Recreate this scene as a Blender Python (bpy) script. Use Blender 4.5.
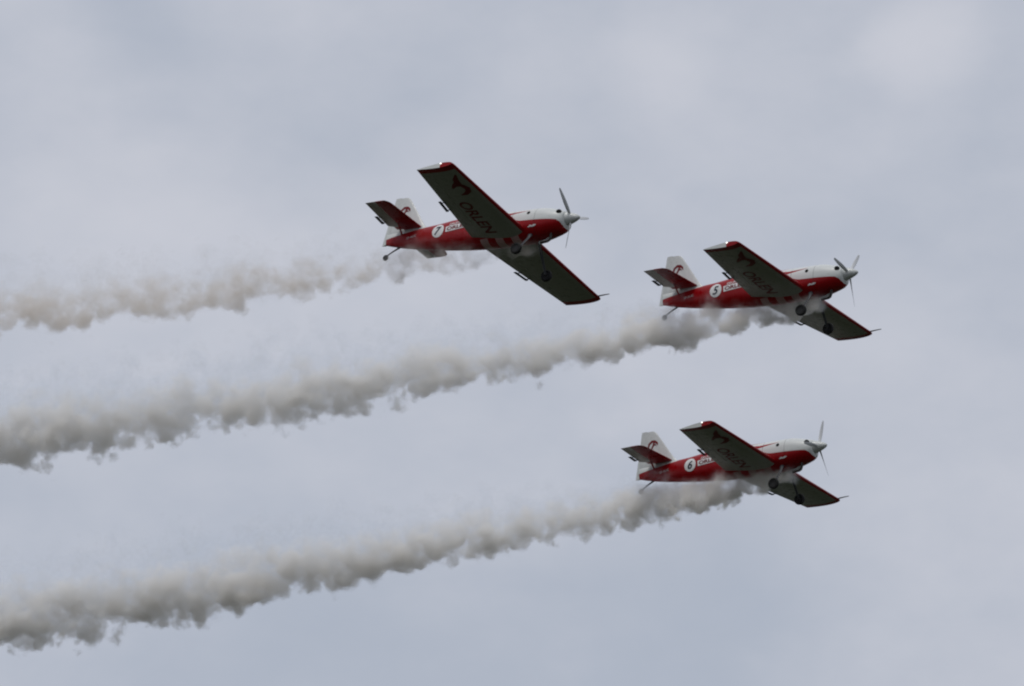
import bpy, bmesh, math, random
from mathutils import Vector, Matrix

# ------------------------------------------------------------------ scene, camera, sky, sun, exposure
for o in list(bpy.data.objects):
    bpy.data.objects.remove(o)
SC = bpy.context.scene
COL = SC.collection
W, H = 1024, 686
FPX = 6740.0                      # focal length in pixels of a 1024 px wide frame: a long telephoto
ELEV = math.radians(20.0)
CAM = Vector((0, 0, 1.7))

cd = bpy.data.cameras.new('camera')
cd.sensor_width = 36.0
cd.lens = FPX / W * 36.0
cd.clip_start = 0.5
cd.clip_end = 30000
cam = bpy.data.objects.new('camera', cd)
COL.objects.link(cam)
cam.location = CAM
cam.rotation_euler = (math.pi / 2 + ELEV, 0, 0)
SC.camera = cam
M_CAM = cam.rotation_euler.to_matrix()

SUN_EL, SUN_AZ = math.radians(66), math.radians(205)   # azimuth from +Y (the view direction) clockwise: behind the camera, to its left/right

def build_world():
    w = bpy.data.worlds.new('World')
    SC.world = w
    w.use_nodes = True
    nt = w.node_tree
    nt.nodes.clear()
    N, L = nt.nodes.new, nt.links.new
    out = N('ShaderNodeOutputWorld')
    bg = N('ShaderNodeBackground')
    L(bg.outputs[0], out.inputs[0])
    sky = N('ShaderNodeTexSky')
    sky.sky_type = 'NISHITA'
    sky.sun_disc = False
    sky.sun_elevation = SUN_EL
    sky.sun_rotation = SUN_AZ
    bg.inputs['Strength'].default_value = 0.1
    tc = N('ShaderNodeTexCoord')
    # overcast deck: soft mottling by direction
    def noise(scale, detail, rough, stretch):
        mp = N('ShaderNodeMapping')
        mp.inputs['Scale'].default_value = stretch
        L(tc.outputs['Generated'], mp.inputs['Vector'])
        n = N('ShaderNodeTexNoise')
        n.inputs['Scale'].default_value = scale
        n.inputs['Detail'].default_value = detail
        n.inputs['Roughness'].default_value = rough
        L(mp.outputs[0], n.inputs['Vector'])
        return n.outputs[0]
    n1 = noise(11.0, 5, 0.5, (1, 1, 1.9))
    n2 = noise(38.0, 4, 0.55, (1, 1, 1.6))
    m = N('ShaderNodeMath'); m.operation = 'MULTIPLY_ADD'
    L(n2, m.inputs[0]); m.inputs[1].default_value = 0.28
    m2 = N('ShaderNodeMath'); m2.operation = 'MULTIPLY'
    L(n1, m2.inputs[0]); m2.inputs[1].default_value = 0.30
    L(m2.outputs[0], m.inputs[2])
    # the larger thick and thin places of the deck: azimuth, elevation, angular radius (degrees), strength
    wn = N('ShaderNodeTexNoise'); wn.inputs['Scale'].default_value = 26.0; wn.inputs['Detail'].default_value = 4
    L(tc.outputs['Generated'], wn.inputs['Vector'])
    wm = N('ShaderNodeVectorMath'); wm.operation = 'MULTIPLY_ADD'
    L(wn.outputs[1], wm.inputs[0]); wm.inputs[1].default_value = (.022, .022, .022); wm.inputs[2].default_value = (-.011, -.011, -.011)
    wp = N('ShaderNodeVectorMath'); wp.operation = 'ADD'
    L(tc.outputs['Generated'], wp.inputs[0]); L(wm.outputs[0], wp.inputs[1])
    acc = m.outputs[0]
    for az, el, rad, amp in ((-3.3, 21.1, 2.1, .13), (-1.5, 20.8, 1.4, .06), (3.85, 22.55, .85, .19), (1.3, 22.3, .9, .10), (-3.5, 22.5, 1.0, -.11), (.5, 21.6, 1.1, -.05), (3.6, 20.4, 1.5, .04),
                             (-2.0, 17.2, 2.9, -.13), (1.5, 16.9, 2.9, -.15), (4.0, 17.6, 1.5, .02)):
        a, e_ = math.radians(az), math.radians(el)
        ds = N('ShaderNodeVectorMath'); ds.operation = 'DISTANCE'
        L(wp.outputs[0], ds.inputs[0]); ds.inputs[1].default_value = (math.sin(a) * math.cos(e_), math.cos(a) * math.cos(e_), math.sin(e_))
        g = N('ShaderNodeMapRange'); g.interpolation_type = 'SMOOTHERSTEP'
        L(ds.outputs['Value'], g.inputs['Value'])
        g.inputs['From Min'].default_value = 0; g.inputs['From Max'].default_value = math.radians(rad)
        g.inputs['To Min'].default_value = amp; g.inputs['To Max'].default_value = 0
        ad = N('ShaderNodeMath'); ad.operation = 'ADD'
        L(acc, ad.inputs[0]); L(g.outputs[0], ad.inputs[1]); acc = ad.outputs[0]
    ramp = N('ShaderNodeValToRGB')
    ramp.color_ramp.interpolation = 'EASE'
    e = ramp.color_ramp.elements
    e[0].position, e[0].color = 0.09, (4.24, 4.66, 5.50, 1)
    e[1].position, e[1].color = 0.51, (6.05, 6.18, 6.80, 1)
    L(acc, ramp.inputs[0])
    # a real overcast sky is brighter towards the zenith
    sep = N('ShaderNodeSeparateXYZ')
    L(tc.outputs['Generated'], sep.inputs[0])
    zr = N('ShaderNodeMapRange')
    zr.inputs['From Min'].default_value = 0.42
    zr.inputs['From Max'].default_value = 1.0
    zr.inputs['To Min'].default_value = 1.0
    zr.inputs['To Max'].default_value = 1.35
    L(sep.outputs['Z'], zr.inputs['Value'])
    vm = N('ShaderNodeVectorMath'); vm.operation = 'SCALE'
    L(ramp.outputs[0], vm.inputs[0]); L(zr.outputs[0], vm.inputs['Scale'])
    mix = N('ShaderNodeMix'); mix.data_type = 'RGBA'
    mix.inputs[0].default_value = 0.94          # cloud cover over the clear sky
    L(sky.outputs[0], mix.inputs[6]); L(vm.outputs[0], mix.inputs[7])
    L(mix.outputs[2], bg.inputs['Color'])
build_world()

sd = bpy.data.lights.new('sun', 'SUN')
sd.energy = 1.35
sd.angle = math.radians(25)
sd.color = (1.0, 0.96, 0.9)
sun = bpy.data.objects.new('sun', sd)
COL.objects.link(sun)
sdir = Vector((math.sin(SUN_AZ) * math.cos(SUN_EL), math.cos(SUN_AZ) * math.cos(SUN_EL), math.sin(SUN_EL)))
sun.rotation_euler = sdir.to_track_quat('Z', 'Y').to_euler()
sun.location = (0, 0, 300)

SC.view_settings.view_transform = 'Standard'
SC.view_settings.look = 'None'
SC.view_settings.exposure = 0.0
SC.view_settings.gamma = 1.0
SC.render.engine = 'CYCLES'
SC.cycles.use_denoising = True
SC.cycles.volume_bounces = 6
SC.cycles.max_bounces = 10
SC.cycles.transparent_max_bounces = 32
SC.cycles.volume_max_steps = 512
SC.cycles.filter_width = 2.1

# ------------------------------------------------------------------ materials
def principled(name, color, rough=0.35, coat=0.0, metallic=0.0, bump=0.0, grime=0.0, trans=0.0):
    m = bpy.data.materials.new(name)
    m.use_nodes = True
    nt = m.node_tree
    b = nt.nodes['Principled BSDF']
    b.inputs['Base Color'].default_value = (*color, 1)
    b.inputs['Roughness'].default_value = rough
    b.inputs['Coat Weight'].default_value = coat
    b.inputs['Specular IOR Level'].default_value = .22
    b.inputs['Metallic'].default_value = metallic
    b.inputs['Transmission Weight'].default_value = trans
    return m, nt, b

class NB:
    """small node builder that works in shader and geometry trees alike"""
    def __init__(s, nt): s.nt = nt
    def _in(s, sock, v):
        if isinstance(v, (int, float)): sock.default_value = v
        elif isinstance(v, (tuple, list)): sock.default_value = v
        else: s.nt.links.new(v, sock)
    def m(s, op, a, b=None, c=None, clamp=False):
        n = s.nt.nodes.new('ShaderNodeMath'); n.operation = op; n.use_clamp = clamp
        s._in(n.inputs[0], a)
        if b is not None: s._in(n.inputs[1], b)
        if c is not None: s._in(n.inputs[2], c)
        return n.outputs[0]
    def vm(s, op, a, b=None, scale=None):
        n = s.nt.nodes.new('ShaderNodeVectorMath'); n.operation = op
        s._in(n.inputs[0], a)
        if b is not None: s._in(n.inputs[1], b)
        if scale is not None: s._in(n.inputs['Scale'], scale)
        return n.outputs[0]
    def sep(s, v):
        n = s.nt.nodes.new('ShaderNodeSeparateXYZ'); s._in(n.inputs[0], v); return n.outputs
    def comb(s, x, y, z):
        n = s.nt.nodes.new('ShaderNodeCombineXYZ')
        for i, v in enumerate((x, y, z)): s._in(n.inputs[i], v)
        return n.outputs[0]
    def noise(s, v, scale, detail=2.0, rough=0.5, color=False):
        n = s.nt.nodes.new('ShaderNodeTexNoise')
        s._in(n.inputs['Vector'], v)
        n.inputs['Scale'].default_value = scale
        n.inputs['Detail'].default_value = detail
        n.inputs['Roughness'].default_value = rough
        return n.outputs[1 if color else 0]
    def cell(s, v, scale):
        n = s.nt.nodes.new('ShaderNodeTexVoronoi')
        s._in(n.inputs['Vector'], v); n.inputs['Scale'].default_value = scale
        return n.outputs['Distance']
    def smooth(s, v, a, b):
        n = s.nt.nodes.new('ShaderNodeMapRange'); n.interpolation_type = 'SMOOTHSTEP'
        s._in(n.inputs['Value'], v); s._in(n.inputs['From Min'], a); s._in(n.inputs['From Max'], b)
        return n.outputs[0]
    def lin(s, v, a, b, c, d):
        n = s.nt.nodes.new('ShaderNodeMapRange'); n.clamp = True
        s._in(n.inputs['Value'], v)
        for k, q in zip(('From Min', 'From Max', 'To Min', 'To Max'), (a, b, c, d)): s._in(n.inputs[k], q)
        return n.outputs[0]
    def curve(s, x, pts):
        """piecewise linear z(x) through pts, by a chain of map ranges"""
        pts = sorted(pts)
        out = pts[0][1]
        for (x0, z0), (x1, z1) in zip(pts, pts[1:]):
            seg = s.lin(x, x0, x1, 0.0, z1 - z0)
            out = s.m('ADD', out, seg)
        return out
    def mixc(s, f, a, b):
        n = s.nt.nodes.new('ShaderNodeMix'); n.data_type = 'RGBA'
        s._in(n.inputs[0], f); s._in(n.inputs[6], a); s._in(n.inputs[7], b)
        return n.outputs[2]

RED = (0.26, 0.0024, 0.0052, 1)
WHITE = (0.57, 0.59, 0.575, 1)

def weather(nb, b, col, pos):
    """dirt streaks along the airflow and uneven gloss"""
    st = nb.vm('MULTIPLY', pos, (1.2, 9.0, 9.0))
    n = nb.noise(st, 1.6, 4, 0.6)
    dirt = nb.lin(n, 0.52, 0.78, 0.0, 0.14)
    c = nb.mixc(dirt, col, (0.10, 0.085, 0.075, 1))
    nb.nt.links.new(c, b.inputs['Base Color'])
    r = nb.lin(nb.noise(pos, 5.0, 3), 0.3, 0.7, 0.22, 0.42)
    nb.nt.links.new(r, b.inputs['Roughness'])

def opos(nt):
    return nt.nodes.new('ShaderNodeTexCoord').outputs['Object']

def mat_fuselage():
    m, nt, b = principled('fuselage_paint', RED[:3], 0.3, 0.0)
    nb = NB(nt); p = opos(nt); X, Y, Z = nb.sep(p)[:3]
    # rear: white above the line that climbs towards the fin fillet; nose: white above a line that dips at the front ring
    zb = nb.curve(X, [(-6.7, .10), (-6.54, .125), (-5.97, .19), (-5.2, .30), (-4.85, .48), (-2.75, .60), (-2.45, .30), (-2.12, .02),
                      (-1.85, -.10), (-1.74, -.125), (-1.12, -.15), (-.75, -.16), (-.60, -.172), (-.50, -.225), (-.45, -.30), (-.42, -.36)])
    white = nb.m('GREATER_THAN', Z, zb)
    # red streaks behind the cowling
    top = nb.curve(X, [(-2.7, .30), (-2.13, .20), (-1.48, .232)])
    bot = nb.curve(X, [(-2.7, .16), (-2.13, .115), (-1.48, .225)])
    streak = nb.m('MULTIPLY', nb.m('MULTIPLY', nb.m('LESS_THAN', Z, top), nb.m('GREATER_THAN', Z, bot)), nb.m('MULTIPLY', nb.m('LESS_THAN', X, -1.48), nb.m('GREATER_THAN', X, -2.7)))
    ridge = nb.m('MULTIPLY', nb.m('GREATER_THAN', Z, nb.curve(X, [(-2.6, .31), (-1.1, .378)])), nb.m('MULTIPLY', nb.m('LESS_THAN', X, -1.1), nb.m('GREATER_THAN', X, -2.7)))
    white = nb.m('SUBTRACT', white, nb.m('ADD', streak, ridge, clamp=True), clamp=True)
    # belly: pale bands across the underside between the wing roots
    band = nb.m('GREATER_THAN', nb.m('SINE', nb.m('MULTIPLY', X, 2 * math.pi / .52)), 0.0)
    under = nb.m('MULTIPLY', nb.m('LESS_THAN', Z, -.47), nb.m('MULTIPLY', nb.m('LESS_THAN', X, -1.75), nb.m('GREATER_THAN', X, -3.3)))
    white = nb.m('MAXIMUM', white, nb.m('MULTIPLY', nb.m('MULTIPLY', band, under), .4))
    # cowling seams
    seam = 0.0
    for xs in (-1.27, -2.02):
        d = nb.m('ABSOLUTE', nb.m('SUBTRACT', X, xs))
        seam = nb.m('MAXIMUM', seam, nb.m('LESS_THAN', d, .006))
    c = nb.mixc(white, RED, WHITE)
    c = nb.mixc(nb.m('MULTIPLY', seam, .7), c, (0.03, 0.02, 0.02, 1))
    weather(nb, b, c, p)
    return m

def mat_wing(name, under):
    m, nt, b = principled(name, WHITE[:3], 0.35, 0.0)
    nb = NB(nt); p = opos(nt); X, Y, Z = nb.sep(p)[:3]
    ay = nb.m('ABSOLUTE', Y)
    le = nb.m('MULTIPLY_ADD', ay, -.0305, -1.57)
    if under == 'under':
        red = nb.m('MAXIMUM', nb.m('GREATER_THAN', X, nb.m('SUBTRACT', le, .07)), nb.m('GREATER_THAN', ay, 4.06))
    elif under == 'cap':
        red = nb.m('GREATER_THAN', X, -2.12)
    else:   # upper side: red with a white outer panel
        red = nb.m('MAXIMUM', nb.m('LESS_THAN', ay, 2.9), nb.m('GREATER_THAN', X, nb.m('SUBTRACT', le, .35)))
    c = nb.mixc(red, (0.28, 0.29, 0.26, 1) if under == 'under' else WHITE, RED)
    weather(nb, b, c, p)
    return m

def mat_tail(name):
    m, nt, b = principled(name, RED[:3], 0.35, 0.0)
    nb = NB(nt); p = opos(nt); X, Y, Z = nb.sep(p)[:3]
    ay = nb.m('ABSOLUTE', Y)
    pale = nb.m('MULTIPLY', nb.m('LESS_THAN', X, nb.m('MULTIPLY_ADD', ay, 0.02, -5.98)), nb.m('GREATER_THAN', ay, .27))
    c = nb.mixc(pale, RED, (.30, .28, .26, 1))
    weather(nb, b, c, p)
    return m

def mat_plain(name, col, rough=0.35, coat=0.0, metallic=0.0):
    m, nt, b = principled(name, col, rough, coat, metallic)
    nb = NB(nt); p = opos(nt)
    n = nb.noise(p, 14.0, 4, 0.6)
    v = nb.lin(n, 0.3, 0.75, 1.0, 0.82)
    nt.links.new(nb.vm('SCALE', tuple(col), scale=v), b.inputs['Base Color'])
    return m

M = dict(
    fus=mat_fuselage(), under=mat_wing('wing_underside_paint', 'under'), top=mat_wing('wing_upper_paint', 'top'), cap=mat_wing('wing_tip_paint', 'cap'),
    tail=mat_tail('tailplane_paint'),
    white=mat_plain('white_paint', WHITE[:3], .33, .2), red=mat_plain('red_paint', RED[:3], .33, .2), decal_white=mat_plain('white_lettering_paint', (.72, .72, .71), .4),
    decal_red=mat_plain('red_lettering_paint', (.15, .004, .007), .5), navy=mat_plain('dark_numeral_paint', (.015, .018, .035), .4),
    rubber=mat_plain('tyre_rubber', (.018, .018, .018), .8), steel=mat_plain('exhaust_steel', (.06, .055, .05), .5, 0, .6), alu=mat_plain('wheel_alloy', (.025, .025, .027), .7, 0, .0),
    dark=mat_plain('air_intake_black', (.008, .008, .008), .9), blade=mat_plain('propeller_blade_grey', (.60, .61, .62), .45), leg=mat_plain('gear_leg_grey', (.06, .062, .068), .5),
)
mg, ntg, bg_ = principled('canopy_glass', (.35, .38, .40), .03, 0, 0, trans=.9)
bg_.inputs['IOR'].default_value = 1.15
M['glass'] = mg
ml, ntl, bl_ = principled('tip_strobe_lens', (.9, .9, .9), .2)
bl_.inputs['Emission Color'].default_value = (1, .98, .94, 1)
bl_.inputs['Emission Strength'].default_value = 2.0
M['strobe'] = ml

# ------------------------------------------------------------------ mesh helpers
def mesh_obj(name, bm, mats, parent=None, smooth=35, label=None):
    bmesh.ops.recalc_face_normals(bm, faces=bm.faces)
    me = bpy.data.meshes.new(name)
    bm.to_mesh(me); bm.free()
    for mm in (mats if isinstance(mats, (list, tuple)) else [mats]): me.materials.append(mm)
    if smooth:
        me.shade_auto_smooth(angle=math.radians(smooth)) if hasattr(me, 'shade_auto_smooth') else None
        for p in me.polygons: p.use_smooth = True
        me.set_sharp_from_angle(angle=math.radians(smooth))
    o = bpy.data.objects.new(name, me)
    COL.objects.link(o)
    if parent: o.parent = parent
    if label: o['label'] = label
    return o

def loft(bm, rings, cap0=True, cap1=True):
    vs = [[bm.verts.new(p) for p in r] for r in rings]
    n = len(vs[0])
    for a, b in zip(vs, vs[1:]):
        for i in range(n):
            bm.faces.new((a[i], a[(i + 1) % n], b[(i + 1) % n], b[i]))
    if cap0: bm.faces.new(vs[0])
    if cap1: bm.faces.new(list(reversed(vs[-1])))
    return vs

def tube(bm, pts, rads, n=12, flat=1.0):
    pts = [Vector(p) for p in pts]
    rings = []
    ref = Vector((0, 1, 0))
    for i, p in enumerate(pts):
        d = (pts[min(i + 1, len(pts) - 1)] - pts[max(i - 1, 0)]).normalized()
        a = d.cross(ref)
        if a.length < .1: a = d.cross(Vector((1, 0, 0)))
        a.normalize(); b = d.cross(a).normalized()
        r = rads[i] if isinstance(rads, (list, tuple)) else rads
        rings.append([p + a * (math.cos(t) * r) + b * (math.sin(t) * r * flat) for t in [2 * math.pi * k / n for k in range(n)]])
    loft(bm, rings)

def naca(c, t):
    c = min(max(c, 0), 1)
    return 5 * t * (.2969 * math.sqrt(c) - .1260 * c - .3516 * c * c + .2843 * c ** 3 - .1036 * c ** 4) + .0012 * c

def foil(c0, c1, t, n=22):
    """closed outline (chord fraction, half thickness) of the airfoil between two chord fractions"""
    cs = [c0 + (c1 - c0) * (1 - math.cos(math.pi * k / n)) / 2 for k in range(n + 1)]
    up = [(c, naca(c, t)) for c in reversed(cs)]
    lo = [(c, -naca(c, t)) for c in cs]
    if c0 == 0: lo = lo[1:]
    return up + lo

# ------------------------------------------------------------------ aircraft shape, body axes: x forward, y port, z up, origin at the spinner tip
FUS = [  # x, top, bottom, half width, exponent
    (-.43, .20, -.31, .25, 2.0), (-.46, .225, -.355, .30, 2.0), (-.55, .25, -.41, .345, 2.1), (-.72, .29, -.46, .39, 2.2), (-.92, .34, -.51, .43, 2.25), (-1.1, .372, -.55, .45, 2.3),
    (-1.4, .380, -.58, .462, 2.35), (-1.7, .380, -.60, .465, 2.4), (-2.1, .385, -.605, .46, 2.4), (-2.6, .40, -.60, .45, 2.4), (-3.0, .415, -.585, .43, 2.4), (-3.6, .428, -.545, .39, 2.35),
    (-4.24, .425, -.48, .335, 2.3), (-4.76, .375, -.415, .28, 2.2), (-5.2, .355, -.345, .23, 2.15), (-5.6, .34, -.28, .185, 2.1), (-6.0, .325, -.20, .14, 2.1), (-6.35, .31, -.11, .09, 2.0), (-6.57, .30, -.045, .045, 2.0)]

def interp(tab, x):
    if x >= tab[0][0]: return tab[0][1:]
    if x <= tab[-1][0]: return tab[-1][1:]
    for a, b in zip(tab, tab[1:]):
        if b[0] <= x <= a[0]:
            t = (a[0] - x) / (a[0] - b[0])
            return tuple(p + (q - p) * t for p, q in zip(a[1:], b[1:]))

def fus_y(x, z):
    top, bot, w, e = interp(FUS, x)
    zc, h = (top + bot) / 2, (top - bot) / 2
    v = min(abs((z - zc) / h), .999)
    return w * (1 - v ** e) ** (1 / e)

Y_ROOT, Y_TIP = 0.28, 4.29
def wing_at(ay):
    t = (ay - .35) / (Y_TIP - .35)
    le = -1.585 + (-1.700 + 1.585) * t
    te = -3.385 + (-2.888 + 3.385) * t
    zle = -.376 + (-.258 + .376) * t
    zte = -.372 + (-.313 + .372) * t
    th = .165 + (.12 - .165) * t
    r = max(0.0, (ay - 4.10) / (Y_TIP - 4.10))
    le -= .03 * r ** 2.6
    return le, te, zle, zte, th

def wing_pt(ay, c, h, s):
    le, te, zle, zte, th = wing_at(ay)
    ch = le - te
    return Vector((le - c * ch, s * ay, zle + (zte - zle) * c + h * ch))

def wing_under(x, ay, s, off):
    le, te, zle, zte, th = wing_at(ay)
    c = (le - x) / (le - te)
    p = wing_pt(ay, c, -naca(c, th), s)
    return p + Vector((0, 0, -off))

def surf_mats(bm, under_i=0, top_i=1, cap_i=2, tip=4.2):
    bm.normal_update()
    bmesh.ops.recalc_face_normals(bm, faces=bm.faces)
    for f in bm.faces:
        n = f.normal; c = f.calc_center_median()
        if abs(n.y) > .8 and abs(c.y) > tip: f.material_index = cap_i
        elif n.z > 0.02: f.material_index = top_i
        else: f.material_index = under_i

def text_tris(body, bold=0.0, shear=0.0, cut=.12, height=1.0):
    cu = bpy.data.curves.new('lettering', 'FONT')
    cu.body = body; cu.size = 1.0; cu.shear = shear; cu.offset = bold; cu.resolution_u = 5
    ob = bpy.data.objects.new('lettering', cu)
    COL.objects.link(ob)
    bpy.context.view_layer.update()
    me = bpy.data.meshes.new_from_object(ob.evaluated_get(bpy.context.evaluated_depsgraph_get()))
    bm = bmesh.new(); bm.from_mesh(me)
    bpy.data.objects.remove(ob); bpy.data.curves.remove(cu); bpy.data.meshes.remove(me)
    xs = [v.co.x for v in bm.verts]; ys = [v.co.y for v in bm.verts]
    x0, x1, y0, y1 = min(xs), max(xs), min(ys), max(ys)
    for v in bm.verts: v.co = Vector(((v.co.x - (x0 + x1) / 2) / (y1 - y0), (v.co.y - (y0 + y1) / 2) / (y1 - y0), 0))
    return bm

def poly_bm(polys):
    bm = bmesh.new()
    for pl in polys:
        bm.faces.new([bm.verts.new((x, y, 0)) for x, y in pl])
    return bm

def stroke(pts, widths):
    """a tapered brush stroke as quads"""
    out = []
    P = [Vector((*p, 0)) for p in pts]
    L, R = [], []
    for i, p in enumerate(P):
        d = (P[min(i + 1, len(P) - 1)] - P[max(i - 1, 0)]).normalized()
        n = Vector((-d.y, d.x, 0)) * widths[i] / 2
        L.append((p + n).to_2d()); R.append((p - n).to_2d())
    for i in range(len(P) - 1):
        out.append([tuple(L[i]), tuple(L[i + 1]), tuple(R[i + 1]), tuple(R[i])])
    return out

def decal(name, bm, mapper, mat, parent, cut=.07, label=None):
    """flat lettering or shape laid onto a surface: cut fine, then every vertex mapped"""
    bmesh.ops.triangulate(bm, faces=bm.faces)
    return bm, name, mapper, mat, parent, cut, label

def lay(name, bm, scale, mapper, mat, parent, cut=.06, label=None):
    bmesh.ops.triangulate(bm, faces=bm.faces)
    for v in bm.verts: v.co *= scale
    for _ in range(6):
        es = [e for e in bm.edges if e.calc_length() > cut]
        if not es: break
        bmesh.ops.subdivide_edges(bm, edges=es, cuts=1)
        bmesh.ops.triangulate(bm, faces=[f for f in bm.faces if len(f.verts) > 3])
    for v in bm.verts: v.co = mapper(v.co.x, v.co.y)
    me = bpy.data.meshes.new(name); bm.to_mesh(me); bm.free()
    me.materials.append(mat)
    o = bpy.data.objects.new(name, me); COL.objects.link(o); o.parent = parent
    if label: o['label'] = label
    return o

def fus_map(x0, z0, tilt, off, s=-1):
    """starboard side (s=-1): text runs tail to nose"""
    ct, st = math.cos(tilt), math.sin(tilt)
    def f(u, v):
        d = u * ct - v * st; e = u * st + v * ct
        x = x0 + (d if s < 0 else -d); z = z0 + e
        return Vector((x, s * (fus_y(x, z) + off), z))
    return f

def eagle_polys(k=1.0):
    arc = [(-.34, -.42), (-.36, -.12), (-.26, .18), (-.02, .36), (.24, .34), (.44, .18), (.50, -.02)]
    p = stroke(arc, [k * w for w in (.06, .12, .17, .20, .20, .16, .03)])
    p += stroke([(.18, .26), (.10, .02), (-.02, -.20), (-.12, -.44)], [k * w for w in (.16, .14, .12, .03)])
    p += stroke([(.12, .04), (.30, .06), (.40, -.04)], [.12, .10, .02])
    return p

def wing_eagle_polys():
    # u runs from tip to root, v towards the nose (metres)
    p = stroke([(-.53, .30), (-.30, .17), (-.10, .13), (.06, .10)], [.05, .17, .20, .16])
    p += stroke([(-.16, .12), (-.02, -.02), (.12, -.17)], [.14, .15, .05])
    p += stroke([(-.12, .10), (.06, .20), (.22, .26), (.36, .22), (.46, .08), (.50, -.10)], [.10, .15, .17, .17, .14, .03])
    return p

def thing(name, label, cat, group):
    o = bpy.data.objects.new(name, None)
    COL.objects.link(o)
    o['label'] = label; o['category'] = cat; o['group'] = group
    o.empty_display_size = 0.5
    return o

# blade angle (radians from straight up towards starboard)
def blade_bm(theta):
    bm = bmesh.new()
    rings = []
    for r, ch, tw, th in ((.10, .07, 62, .9), (.20, .085, 52, .5), (.35, .105, 40, .22), (.55, .115, 30, .15), (.75, .10, 24, .11), (.92, .075, 20, .09), (.985, .055, 19, .09), (1.0, .02, 19, .09)):
        a = math.radians(tw); ring = []
        for k in range(12):
            q = 2 * math.pi * k / 12
            cx, tz = math.cos(q) * ch / 2, math.sin(q) * ch / 2 * th
            ring.append(Vector((-.30 + cx * math.sin(a) + tz * math.cos(a), cx * math.cos(a) - tz * math.sin(a), r)))
        rings.append(ring)
    loft(bm, rings)
    bmesh.ops.transform(bm, matrix=Matrix.Rotation(theta, 4, 'X'), verts=bm.verts)
    return bm

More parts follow.
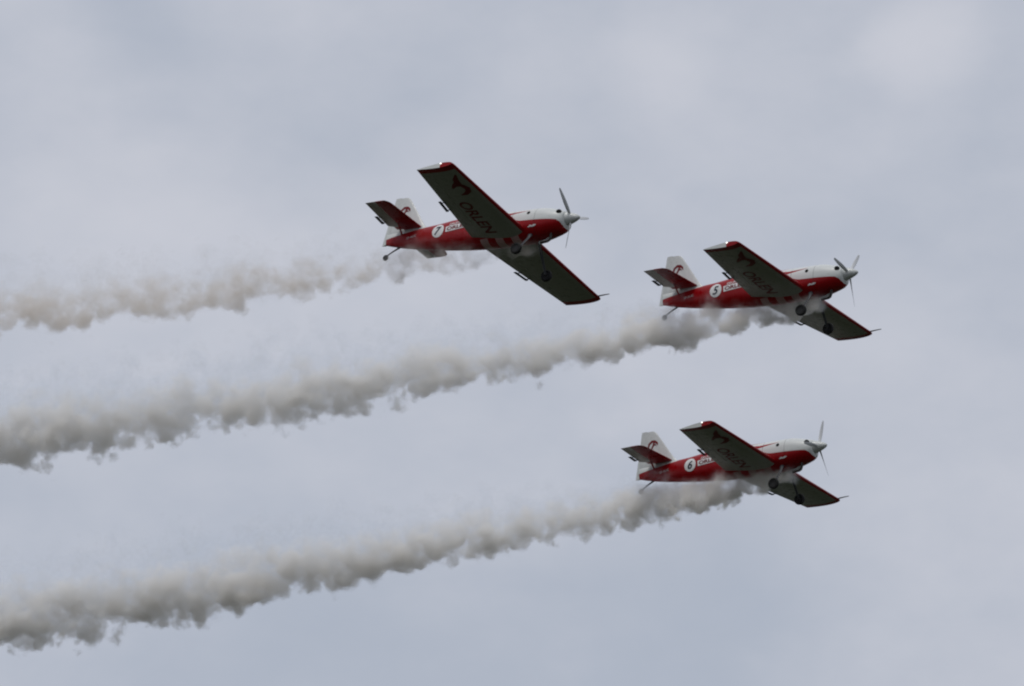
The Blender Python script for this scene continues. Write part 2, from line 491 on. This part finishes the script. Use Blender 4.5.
def make_plane():
    root = thing('aerobatic_plane', 'to be set', 'plane', 'aerobatic planes flying in formation')
    # ---- fuselage
    bm = bmesh.new(); rings = []
    xs = [FUS[0][0]]
    for a, b in zip(FUS, FUS[1:]):
        k = max(1, round((a[0] - b[0]) / .12)); xs += [a[0] + (b[0] - a[0]) * i / k for i in range(1, k + 1)]
    for x in xs:
        top, bot, w, e = interp(FUS, x)
        zc, h = (top + bot) / 2, (top - bot) / 2
        ring = []
        for k in range(40):
            q = 2 * math.pi * k / 40; c, s = math.cos(q), math.sin(q)
            ring.append((x, w * math.copysign(abs(c) ** (2 / e), c), zc + h * math.copysign(abs(s) ** (2 / e), s)))
        rings.append(ring)
    loft(bm, rings)
    fus = mesh_obj('fuselage', bm, M['fus'], root, 40)
    # cooling intakes either side of the spinner
    for s in (-1, 1):
        bm = bmesh.new()
        bmesh.ops.create_uvsphere(bm, u_segments=16, v_segments=10, radius=.095)
        bmesh.ops.transform(bm, matrix=Matrix.Translation((-.575, s * .268, .085)) @ Matrix.Diagonal((.95, .95, 1.0, 1)), verts=bm.verts)
        mesh_obj('air_intake', bm, M['dark'], fus, 40)
    # round port in the side of the cowling
    for s in (-1, 1):
        bm = bmesh.new()
        c = [(.055 * math.cos(2 * math.pi * k / 14), .055 * math.sin(2 * math.pi * k / 14)) for k in range(14)]
        bm.faces.new([bm.verts.new((x, y, 0)) for x, y in c])
        lay('vent_hole', bm, 1.0, fus_map(-1.50, .12, 0, .006, s), M['dark'], fus)
    # ---- spinner
    bm = bmesh.new(); rings = []
    for k in range(13):
        t = k / 12; x = -.43 * t; r = .205 * math.sqrt(max(t, .0004)) ** 1.12
        rings.append([(x, r * math.cos(2 * math.pi * j / 24), r * math.sin(2 * math.pi * j / 24)) for j in range(24)])
    loft(bm, rings)
    mesh_obj('spinner', bm, M['white'], root, 50)
    # ---- canopy: bubble over the wing's trailing half
    def can_z(x):
        P = [(-2.58, .0), (-2.75, .13), (-2.95, .225), (-3.2, .275), (-3.45, .265), (-3.7, .20), (-3.95, .10), (-4.15, .0)]
        return interp([(a, b) for a, b in P], x)[0]
    bm = bmesh.new(); rings = []
    for k in range(25):
        x = -2.58 - 1.57 * k / 24
        base = .33; top = interp(FUS, x)[0] + .004 + can_z(x)
        w = max(.03, .33 * math.sqrt(min(1, max(0.004, can_z(x) / .27))))
        rings.append([(x, w * math.cos(math.pi * j / 16), base + (top - base) * math.sin(math.pi * j / 16) ** .8) for j in range(17)])
    loft(bm, rings)
    can = mesh_obj('canopy', bm, M['glass'], root, 50)
    for xf in (-2.84, -3.62):
        bm = bmesh.new()
        top = interp(FUS, xf)[0] + .004 + can_z(xf); w = .33 * math.sqrt(min(1, can_z(xf) / .27))
        tube(bm, [(xf, w * math.cos(math.pi * j / 16) * 1.01, .33 + (top - .33) * math.sin(math.pi * j / 16) ** .8 + .004) for j in range(17)], .016, 6)
        mesh_obj('canopy_frame', bm, M['red'], can)
    bm = bmesh.new()
    rings = [[(-3.50 + dx * .9, y * k, z) for dx, y in ((-.07, -.17), (-.07, .17), (.07, .17), (.07, -.17))] for z, k in ((.36, 1), (.52, .95), (.60, .7), (.63, .35))]
    loft(bm, rings)
    mesh_obj('headrest', bm, M['dark'], root)
    # ---- wings
    HINGE, A0, A1 = .745, 1.15, 4.12
    for s in (-1, 1):
        bm = bmesh.new()
        ys = [Y_ROOT, .6, 1.0, A0, 1.8, 2.6, 3.4, 4.0, 4.10, A1, 4.17, 4.22, 4.26, Y_TIP]
        loft(bm, [[wing_pt(y, c, h, s) for c, h in foil(0, HINGE, wing_at(y)[4])] for y in ys])
        for span in ((Y_ROOT, .7, A0 - .004), (A1 + .004, 4.17, 4.22, 4.26, Y_TIP)):
            loft(bm, [[wing_pt(y, c, h, s) for c, h in foil(HINGE + .0012, 1, wing_at(y)[4], 10)] for y in span])
        surf_mats(bm)
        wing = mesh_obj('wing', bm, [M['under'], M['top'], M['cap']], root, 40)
        bm = bmesh.new()
        loft(bm, [[wing_pt(y, c, h, s) for c, h in foil(HINGE + .012, 1, wing_at(y)[4], 10)] for y in (A0 + .01, 2, 3, A1 - .01)])
        surf_mats(bm)
        ail = mesh_obj('aileron', bm, [M['under'], M['top'], M['cap']], wing, 40)
        # servo tab hung behind the trailing edge on two arms
        bm = bmesh.new()
        def tabp(y, dx, dz): 
            q = wing_pt(y, 1, 0, s); return q + Vector((dx, 0, dz))
        for y0, y1 in ((1.92, 2.50),):
            loft(bm, [[tabp(y, -.028, -.036), tabp(y, -.028, -.016), tabp(y, -.115, -.022), tabp(y, -.115, -.034)] for y in (y0, y1)])
        for y in (2.0, 2.42):
            tube(bm, [tabp(y, .10, -.035), tabp(y, -.09, -.026)], .014, 6)
        mesh_obj('servo_tab', bm, M['navy'], wing, 30)
        # navigation light at the tip
        bm = bmesh.new()
        bmesh.ops.create_uvsphere(bm, u_segments=14, v_segments=8, radius=.022)
        bmesh.ops.transform(bm, matrix=Matrix.Translation(wing_pt(Y_TIP, .32, .045, s)) @ Matrix.Diagonal((1.3, .7, .8, 1)), verts=bm.verts)
        mesh_obj('tip_light', bm, M['strobe'], wing)
    port = wing
    star = [o for o in root.children if o.name.startswith('wing')][0]
    bm = bmesh.new()
    tube(bm, [(-1.74, 4.10, -.262), (-1.50, 4.10, -.245), (-1.33, 4.10, -.24)], [.022, .018, .012], 8)
    mesh_obj('pitot_tube', bm, M['steel'], port)
    # lettering under the starboard wing: read from below, tip to root, tops towards the nose
    def under_map(yc, xc):
        return lambda u, v: wing_under(xc + v, yc - u, -1, .004)
    lay('lettering', text_tris('ORLEN', .022), .40, lambda u, v: wing_under(-2.50 + v - u * .03, 1.50 - u * 1.05, -1, .004), M['decal_red'], star)
    lay('emblem', poly_bm(wing_eagle_polys()), 1.0, lambda u, v: wing_under(-2.19 + v, 3.26 - u, -1, .004), M['decal_red'], star)
    # ---- tailplane halves with elevators
    def tp(y, c, h, s, c_inner=False):
        t = y / 1.77
        le = -5.395 - .135 * t - (.11 * max(0, (y - 1.55) / .22) ** 2.2)
        te = -6.40 + .115 * t if y > .28 else -6.40
        ch = le - te
        return Vector((le - c * ch, s * y, .405 + h * ch))
    for s in (-1, 1):
        bm = bmesh.new()
        ys = [.0, .3, .7, 1.1, 1.5, 1.62, 1.69, 1.74, 1.77]
        loft(bm, [[tp(y, c, h, s) for c, h in foil(0, .585, .095 if y < 1.45 else .095 - .22 * (y - 1.45), 14)] for y in ys])
        tpl = mesh_obj('tailplane', bm, M['tail'], root, 40)
        bm = bmesh.new()
        loft(bm, [[tp(y, c, h, s) for c, h in foil(.60, .80 if y < .29 else 1, .095 if y < 1.45 else .095 - .22 * (y - 1.45), 8)] for y in (.10, .28, .34, .7, 1.2, 1.6, 1.77)])
        mesh_obj('elevator', bm, M['tail'], tpl, 40)
        bm = bmesh.new()
        def tt(y, dx, dz):
            return tp(y, 1, 0, s) + Vector((dx, 0, dz))
        loft(bm, [[tt(y, -.012, -.024), tt(y, -.012, -.010), tt(y, -.11, -.012), tt(y, -.11, -.022)] for y in (.52, .98)])
        for y in (.6, .9): tube(bm, [tt(y, .08, -.025), tt(y, -.07, -.015)], .010, 6)
        mesh_obj('servo_tab', bm, M['alu'], tpl, 30)
        bm = bmesh.new()
        tube(bm, [(-5.93, s * .52, .375), (-5.98, s * .125, .17)], [.032, .036], 10, .45)
        mesh_obj('tail_strut', bm, M['red'], tpl)
    # ---- fin and rudder
    def fin_at(z):
        t = (z - .30) / (1.465 - .30)
        le = -5.22 + (-6.00 + 5.22) * t
        if z < .5: le += .20 * ((.5 - z) / .2) ** 2 * .5
        if z > 1.38: le -= .07 * ((z - 1.38) / .1) ** 2
        return le, -6.57 + .275 * (z + .05) / 1.53, -6.705 + .232 * (z + .05) / 1.53
    bm = bmesh.new()
    zs = [.26, .34, .42, .5, .8, 1.1, 1.38, 1.43, 1.465]
    def fin_ring(z, c0, c1, n):
        le, hg, te = fin_at(z)
        ch = (le - hg) / (le - te)
        a, b = (0, ch) if c1 is None else (ch + .006, 1)
        return [(le - c * (le - te), h * (le - te), z) for c, h in foil(a, b, .085, n)]
    loft(bm, [fin_ring(z, 0, None, 14) for z in zs])
    fin = mesh_obj('fin', bm, M['white'], root, 40)
    bm = bmesh.new()
    rings = []
    for z in (-.05, .05, .15, .24):
        le, hg, te = fin_at(z); w = .036
        rings.append([(hg - .004, -w, z), (hg - .004, w, z), (te, .006, z), (te, -.006, z)])
    loft(bm, rings)
    loft(bm, [fin_ring(z, 0, 1, 8) for z in (.241, .5, .8, 1.1, 1.38, 1.44, 1.485)])
    mesh_obj('rudder', bm, M['white'], root, 30)
    def fin_map(x0, z0, s):
        def f(u, v):
            x, z = x0 + (u if s < 0 else -u), z0 + v
            le, _, te = fin_at(z); c = (le - x) / (le - te)
            y = naca(c, .085) * (le - te) if 0 < c < 1 else .01
            return Vector((x, s * (y + .006), z))
        return f
    for s in (-1, 1):
        lay('emblem', poly_bm(eagle_polys()), .40, fin_map(-6.10, .98, s), M['decal_red'], fin, .05)
    # ---- undercarriage
    for s in (-1, 1):
        bm = bmesh.new()
        rings = []
        for x, y, z, w, t in ((-1.44, .26, -.52, .075, .05), (-1.43, .34, -.66, .055, .022), (-1.43, .55, -.93, .045, .018), (-1.43, .74, -1.17, .040, .016), (-1.43, .80, -1.27, .04, .016)):
            d = Vector((0, -.80, -.60)) if z > -.6 else Vector((0, -.78, -.62))
            rings.append([Vector((x + w * math.cos(q), s * (y + d.y * t * math.sin(q)), z + d.z * t * math.sin(q))) for q in [2 * math.pi * k / 12 for k in range(12)]])
        loft(bm, rings)
        leg = mesh_obj('gear_leg', bm, M['leg'], root, 40)
        bm = bmesh.new()
        prof = [(.095, -.045), (.13, -.062), (.162, -.052), (.175, -.02), (.175, .02), (.162, .052), (.13, .062), (.095, .045)]
        rings = [[(-1.43 + r * math.cos(q), s * .872 + yy, -1.28 + r * math.sin(q)) for r, yy in prof] for q in [2 * math.pi * k / 28 for k in range(28)]]
        loft(bm, rings + [rings[0]], False, False)
        bmesh.ops.remove_doubles(bm, verts=bm.verts, dist=1e-5)
        mesh_obj('tyre', bm, M['rubber'], leg, 40)
        bm = bmesh.new()
        prof = [(.0, -.035), (.05, -.035), (.09, -.043), (.096, -.03), (.096, .03), (.09, .043), (.05, .035), (.0, .035)]
        loft(bm, [[(-1.43 + max(r, .002) * math.cos(q), s * .872 + yy, -1.28 + max(r, .002) * math.sin(q)) for q in [2 * math.pi * k / 20 for k in range(20)]] for r, yy in prof])
        mesh_obj('rim', bm, M['alu'], leg, 40)
        bm = bmesh.new()
        tube(bm, [(-1.43, s * .78, -1.275), (-1.43, s * .87, -1.28)], .025, 8)
        mesh_obj('axle', bm, M['steel'], leg)
    bm = bmesh.new()
    tube(bm, [(-6.05, 0, -.16), (-6.28, 0, -.27), (-6.47, 0, -.385)], [.032, .022, .020], 8)
    tube(bm, [(-6.46, -.05, -.385), (-6.51, -.05, -.445)], .012, 6)
    tube(bm, [(-6.46, .05, -.385), (-6.51, .05, -.445)], .012, 6)
    tw = mesh_obj('tail_wheel_strut', bm, M['leg'], root)
    bm = bmesh.new()
    prof = [(.02, -.03), (.06, -.034), (.085, -.02), (.09, 0), (.085, .02), (.06, .034), (.02, .03)]
    loft(bm, [[(-6.515 + r * math.cos(q), yy, -.45 + r * math.sin(q)) for q in [2 * math.pi * k / 18 for k in range(18)]] for r, yy in prof])
    mesh_obj('tyre', bm, M['rubber'], tw)
    # ---- exhaust
    bm = bmesh.new()
    P = [(-.84, -.10, -.44)] + [(-.84, -.10, -.60)] + [(-.87, -.10, -.68), (-.93, -.10, -.715), (-1.16, -.10, -.73)]
    tube(bm, P, [.040, .040, .040, .038, .036], 10)
    mesh_obj('exhaust_pipe', bm, M['steel'], root)
    bm = bmesh.new()
    tube(bm, [(-.98, .06, -.50), (-1.06, .06, -.60), (-1.30, .06, -.64)], [.07, .06, .05], 10, .8)
    mesh_obj('air_scoop', bm, M['white'], root)
    # ---- writing on the starboard side (and mirrored to port)
    for s in (-1, 1):
        bm = bmesh.new()
        bm.faces.new([bm.verts.new((.21 * math.cos(2 * math.pi * k / 40), .215 * math.sin(2 * math.pi * k / 40), 0)) for k in range(40)])
        lay('number_roundel', bm, 1.0, fus_map(-4.63, .035, 0, .007, s), M['decal_white'], root, .05)
        tilt = (.05 if s < 0 else -.05)
        bm = bmesh.new()
        bm.faces.new([bm.verts.new(p + (0,)) for p in ((-.42, -.09), (.42, -.09), (.42, .09), (-.42, .09))])
        pan = lay('sponsor_panel', bm, 1.0, fus_map(-3.93, .045, tilt, .007, s), M['decal_white'], root, .08)
        fm = fus_map(-3.93, .045, tilt, .012, s)
        lay('lettering', text_tris('ORLEN', .03), .12, lambda u, v: fm(u * 1.5, v), M['decal_red'], pan, .05)
        lay('small_lettering', text_tris('GRUPA', .01), .085, fus_map(-4.05, .185, tilt, .009, s), M['decal_white'], root, .05)
        lay('registration', text_tris('SP-AUC', .0), .075, fus_map(-5.60, .02, tilt * 2, .009, s), M['decal_white'], root, .05)
        lay('pale_mark', poly_bm(stroke([(-1.9, -.35), (-.9, .15), (0, -.05), (.9, .25), (1.9, .45)], [.3, .8, .6, .8, .2])), .07, fus_map(-1.32, -.33, 0, .009, s), M['decal_white'], root, .05)
    return root

def children(o):
    return [c for c in COL.objects if c.parent == o]

def copy_tree(o, parent=None):
    c = o.copy(); COL.objects.link(c)
    if parent: c.parent = parent
    for ch in children(o): copy_tree(ch, c)
    return c

# pose of each plane: axes (forward, port, up as columns) and spinner-tip position in view space, taken to world space by the camera's fixed mounting
POSES = [
    ('5', (10.226, 2.102, -198.98), ((.86588, .49913, .03359), (.14201, -.30961, .9402), (.47968, -.80933, -.33897)), 322,
     'red and white aerobatic plane with number 5 in its white circle, rightmost of the three'),
    ('7', (1.956, 3.61, -192.812), ((.85441, .50019, .14069), (.11308, -.44328, .88922), (.50714, -.74385, -.43531)), 297,
     'red and white aerobatic plane with number 7 in its white circle, highest of the three'),
    ('6', (9.713, -3.134, -207.611), ((.87112, .49106, .00081), (.16701, -.29783, .9399), (.46179, -.81863, -.34146)), 340,
     'red and white aerobatic plane with number 6 in its white circle, lowest of the three'),
]
PLANES = {}
proto = make_plane()
roots = [proto, copy_tree(proto), copy_tree(proto)]
for root, (num, t, R, th0, label) in zip(roots, POSES):
    mw = (M_CAM @ Matrix(R)).to_4x4()
    mw.translation = CAM + M_CAM @ Vector(t)
    root.matrix_world = mw
    root['label'] = label
    PLANES[num] = (root, mw)
    for k in range(3):
        mesh_obj('propeller_blade', blade_bm(math.radians(th0 + 120 * k)), M['blade'], root, 40)
    for rd in [c for c in children(root) if c.name.startswith('number_roundel')]:
        s = -1 if rd.data.vertices[0].co.y < 0 else 1
        lay('numeral', text_tris(num, .02, .25), .27, fus_map(-4.63, .035, 0, .013, s), M['navy'], rd, .05)

# ------------------------------------------------------------------ ground far below, dark grass: it only shows as the light it throws on the undersides
def make_ground():
    bm = bmesh.new()
    S, n = 6000, 24
    vs = [[bm.verts.new((-S + 2 * S * i / n, -S + 2 * S * j / n, 0)) for j in range(n + 1)] for i in range(n + 1)]
    for i in range(n):
        for j in range(n): bm.faces.new((vs[i][j], vs[i + 1][j], vs[i + 1][j + 1], vs[i][j + 1]))
    m, nt, b = principled('airfield_grass', (.04, .055, .025), .9)
    nb = NB(nt); p = opos(nt)
    f = nb.lin(nb.noise(p, .02, 6, .6), .35, .65, 0, 1)
    c = nb.mixc(f, (.015, .021, .010, 1), (.030, .032, .018, 1))
    nt.links.new(c, b.inputs['Base Color'])
    o = mesh_obj('ground', bm, m, None, 0)
    o['kind'] = 'structure'
make_ground()

# ------------------------------------------------------------------ smoke
def smoke_field(nb, pos, P):
    """density 0..1 at a point in the trail's own axes: x back along the trail, z up"""
    X, Y, Z = nb.sep(pos)[:3]
    Xp = nb.m('MAXIMUM', X, 0.0)
    R = nb.m('MULTIPLY_ADD', nb.m('SQRT', Xp), P['grow'], P['r0'])
    sag = nb.m('MULTIPLY', nb.lin(Xp, 0, 5, 0, 1), P['sag'])
    seed = nb.vm('ADD', pos, P['seed'])
    # billows: stretched domain so that puffs grow with distance
    warp = nb.noise(seed, 0.55, 1.0, .5, True)
    wv = nb.vm('SUBTRACT', warp, (.5, .5, .5))
    wv = nb.vm('SCALE', wv, scale=nb.m('MULTIPLY', R, 1.1))
    q = nb.sep(nb.vm('ADD', pos, wv))
    y, z = q[1], nb.m('ADD', q[2], sag)
    zr = nb.m('DIVIDE', z, R)
    yr = nb.m('MULTIPLY', nb.m('DIVIDE', y, R), nb.lin(X, 2.0, 8.0, 1.35, 1.0))
    # flat dense keel below, long soft fade above
    up = nb.m('MAXIMUM', zr, 0.0); dn = nb.m('MINIMUM', zr, 0.0)
    rr = nb.m('SQRT', nb.m('ADD', nb.m('MULTIPLY', yr, yr), nb.m('ADD', nb.m('MULTIPLY', nb.m('MULTIPLY', up, up), .38), nb.m('MULTIPLY', dn, dn))))
    big = nb.noise(seed, P['s1'], 1.5, .5)
    core = nb.noise(nb.vm('ADD', seed, (9.0, 4.0, 2.0)), P['s2'] * .66, 3.0, .6)
    small = nb.noise(seed, P['s2'], 3.0, .55)
    n = nb.m('ADD', nb.m('MULTIPLY', nb.m('SUBTRACT', big, .5), P['a1']), nb.m('MULTIPLY', nb.m('SUBTRACT', small, .5), P['a2']))
    # rounded billows, large and small
    sv = nb.vm('ADD', seed, nb.vm('SCALE', nb.vm('SUBTRACT', nb.noise(seed, 2.4, 2.0, .5, True), (.5, .5, .5)), scale=.42))
    n = nb.m('ADD', n, nb.m('MULTIPLY', nb.m('SUBTRACT', .48, nb.cell(sv, P['v1'])), P['b1']))
    n = nb.m('ADD', n, nb.m('MULTIPLY', nb.m('SUBTRACT', .48, nb.cell(sv, P['v2'])), P['b2']))
    base = nb.m('ADD', nb.m('SUBTRACT', P['fill'], rr), n)
    soft = nb.lin(zr, -.6, .8, .24, .75)
    d = nb.smooth(base, 0.0, soft)
    thin = nb.lin(nb.m('ADD', zr, nb.m('MULTIPLY', nb.m('SUBTRACT', big, .5), .9)), -.50, .85, 1.0, nb.lin(X, 3.0, 9.0, max(.5, P['top']), P['top']))
    d = nb.m('MULTIPLY', d, thin)
    d = nb.m('MULTIPLY', d, nb.lin(X, 0.5, 9.0, P['dense0'], 1.0))
    d = nb.m('MULTIPLY', d, nb.lin(core, .38, .64, P['c0'], P['c1']))
    start = nb.smooth(X, 0.0, P['ramp'])
    end = nb.smooth(X, P['len'], P['len'] - 1.0)
    return nb.m('MULTIPLY', d, nb.m('MULTIPLY', start, end))

def make_smoke(num, P, label):
    root, mw = PLANES[num]
    E = mw @ Vector(P['from'])
    f = mw.to_3x3() @ Vector((1, 0, 0))
    h = Vector((-f.x, -f.y, 0)).normalized()
    # slope of the trail, from where it leaves the picture on the left
    lo, hi = -.5, .5
    inv = M_CAM.transposed()
    def proj(p):
        c = inv @ (p - CAM); return (W / 2 + FPX * c.x / -c.z, H / 2 - FPX * c.y / -c.z)
    for _ in range(50):
        mid = (lo + hi) / 2; d = (h + Vector((0, 0, mid))).normalized()
        a, b = 0, 60
        for __ in range(50):
            k = (a + b) / 2
            if proj(E + d * k)[0] > 0: a = k
            else: b = k
        if proj(E + d * k)[1] > P['y0']: lo = mid
        else: hi = mid
    L = k + 2.5
    P = dict(P); P['len'] = L
    zax = (Vector((0, 0, 1)) - d * d.z).normalized(); yax = zax.cross(d)
    ow = Matrix((d, yax, zax)).transposed().to_4x4(); ow.translation = E
    # material
    m = bpy.data.materials.new('smoke_volume'); m.use_nodes = True
    nt = m.node_tree; nt.nodes.clear(); nb = NB(nt)
    out = nt.nodes.new('ShaderNodeOutputMaterial')
    pv = nt.nodes.new('ShaderNodeVolumePrincipled')
    pv.inputs['Color'].default_value = P['color']
    pv.inputs['Anisotropy'].default_value = .25
    fld = smoke_field(nb, opos(nt), P)
    nt.links.new(nb.mixc(nb.lin(fld, .12, .9, 0, 1), P['thin_color'], P['color']), pv.inputs['Color'])   # thin droplet haze scatters bluer than the dense oil smoke
    dens = nb.m('MULTIPLY', fld, P['density'])
    nt.links.new(dens, pv.inputs['Density'])
    nt.links.new(pv.outputs[0], out.inputs['Volume'])
    # the faint outermost skin of droplets
    tr = nt.nodes.new('ShaderNodeBsdfTransparent'); df = nt.nodes.new('ShaderNodeBsdfDiffuse'); mx = nt.nodes.new('ShaderNodeMixShader')
    df.inputs[0].default_value = P['color']
    mx.inputs[0].default_value = .01
    nt.links.new(tr.outputs[0], mx.inputs[1]); nt.links.new(df.outputs[0], mx.inputs[2])
    nt.links.new(mx.outputs[0], out.inputs['Surface'])
    # shell: the same field, meshed a little outside where it thins to nothing
    gt = bpy.data.node_groups.new('smoke_shell', 'GeometryNodeTree')
    gt.interface.new_socket('Geometry', in_out='OUTPUT', socket_type='NodeSocketGeometry')
    go = gt.nodes.new('NodeGroupOutput')
    vc = gt.nodes.new('GeometryNodeVolumeCube'); v2m = gt.nodes.new('GeometryNodeVolumeToMesh')
    gb = NB(gt)
    pos = gt.nodes.new('GeometryNodeInputPosition').outputs[0]
    gt.links.new(smoke_field(gb, pos, P), vc.inputs['Density'])
    Rm = P['r0'] + P['grow'] * math.sqrt(L)
    half = Rm * 2.1
    vc.inputs['Min'].default_value = (-.1, -half, -half - P['sag']); vc.inputs['Max'].default_value = (L + .1, half, half)
    stp = .085
    vc.inputs['Resolution X'].default_value = int(L / stp); vc.inputs['Resolution Y'].default_value = int(2 * half / stp); vc.inputs['Resolution Z'].default_value = int((2 * half + P['sag']) / stp)
    v2m.inputs['Threshold'].default_value = .012
    gt.links.new(vc.outputs[0], v2m.inputs[0]); gt.links.new(v2m.outputs[0], go.inputs[0])
    tmp = bpy.data.objects.new('smoke_build', bpy.data.meshes.new('smoke_build')); COL.objects.link(tmp)
    md = tmp.modifiers.new('shell', 'NODES'); md.node_group = gt
    bpy.context.view_layer.update()
    me = bpy.data.meshes.new_from_object(tmp.evaluated_get(bpy.context.evaluated_depsgraph_get()))
    bpy.data.objects.remove(tmp); bpy.data.node_groups.remove(gt)
    me.name = 'smoke_trail'; me.materials.clear(); me.materials.append(m)
    for p in me.polygons: p.use_smooth = True
    print('smoke', num, 'L', round(L, 2), 'faces', len(me.polygons))
    # step through the volume finely
    dims = [max(v.co[i] for v in me.vertices) - min(v.co[i] for v in me.vertices) for i in range(3)]
    try: m.cycles.volume_step_rate = .12 / (sum(dims) / 3 / 10)
    except Exception as ex: print('step', ex)
    o = bpy.data.objects.new('smoke_trail', me); COL.objects.link(o)
    o.matrix_world = ow
    o['label'] = label; o['category'] = 'smoke trail'; o['group'] = 'smoke trails behind the planes'
    o['kind'] = 'thing'
    return o

BASE = dict(r0=.21, grow=.188, sag=.16, s1=.9, s2=2.6, a1=.8, a2=.7, v1=1.4, v2=3.4, b1=.80, b2=.36, c0=.12, c1=2.5, fill=.98, top=.22, ramp=.6, density=2.5, dense0=2.2,
            color=(.978, .962, .935, 1), thin_color=(.88, .92, .98, 1), y0=425, seed=(3.1, 7.7, 1.3))
BASE['from'] = (-.98, 0, -.76)
make_smoke('5', dict(BASE, y0=426, seed=(3.1, 7.7, 1.3)), 'thick grey smoke trail streaming behind the plane numbered 5, middle one of the three')
make_smoke('6', dict(BASE, y0=609, seed=(41.7, 2.2, 9.4)), 'thick grey smoke trail streaming behind the plane numbered 6, lowest in the sky')
make_smoke('7', dict(BASE, y0=303, seed=(17.9, 5.4, 22.6), fill=.82, density=1.0, top=.17, ramp=1.2, a1=1.3, a2=1.2, c0=.03, c1=3.0, dense0=.75, color=(.91, .86, .80, 1), thin_color=(.93, .93, .93, 1)), 'thin broken smoke trail streaming behind the plane numbered 7, highest in the sky')
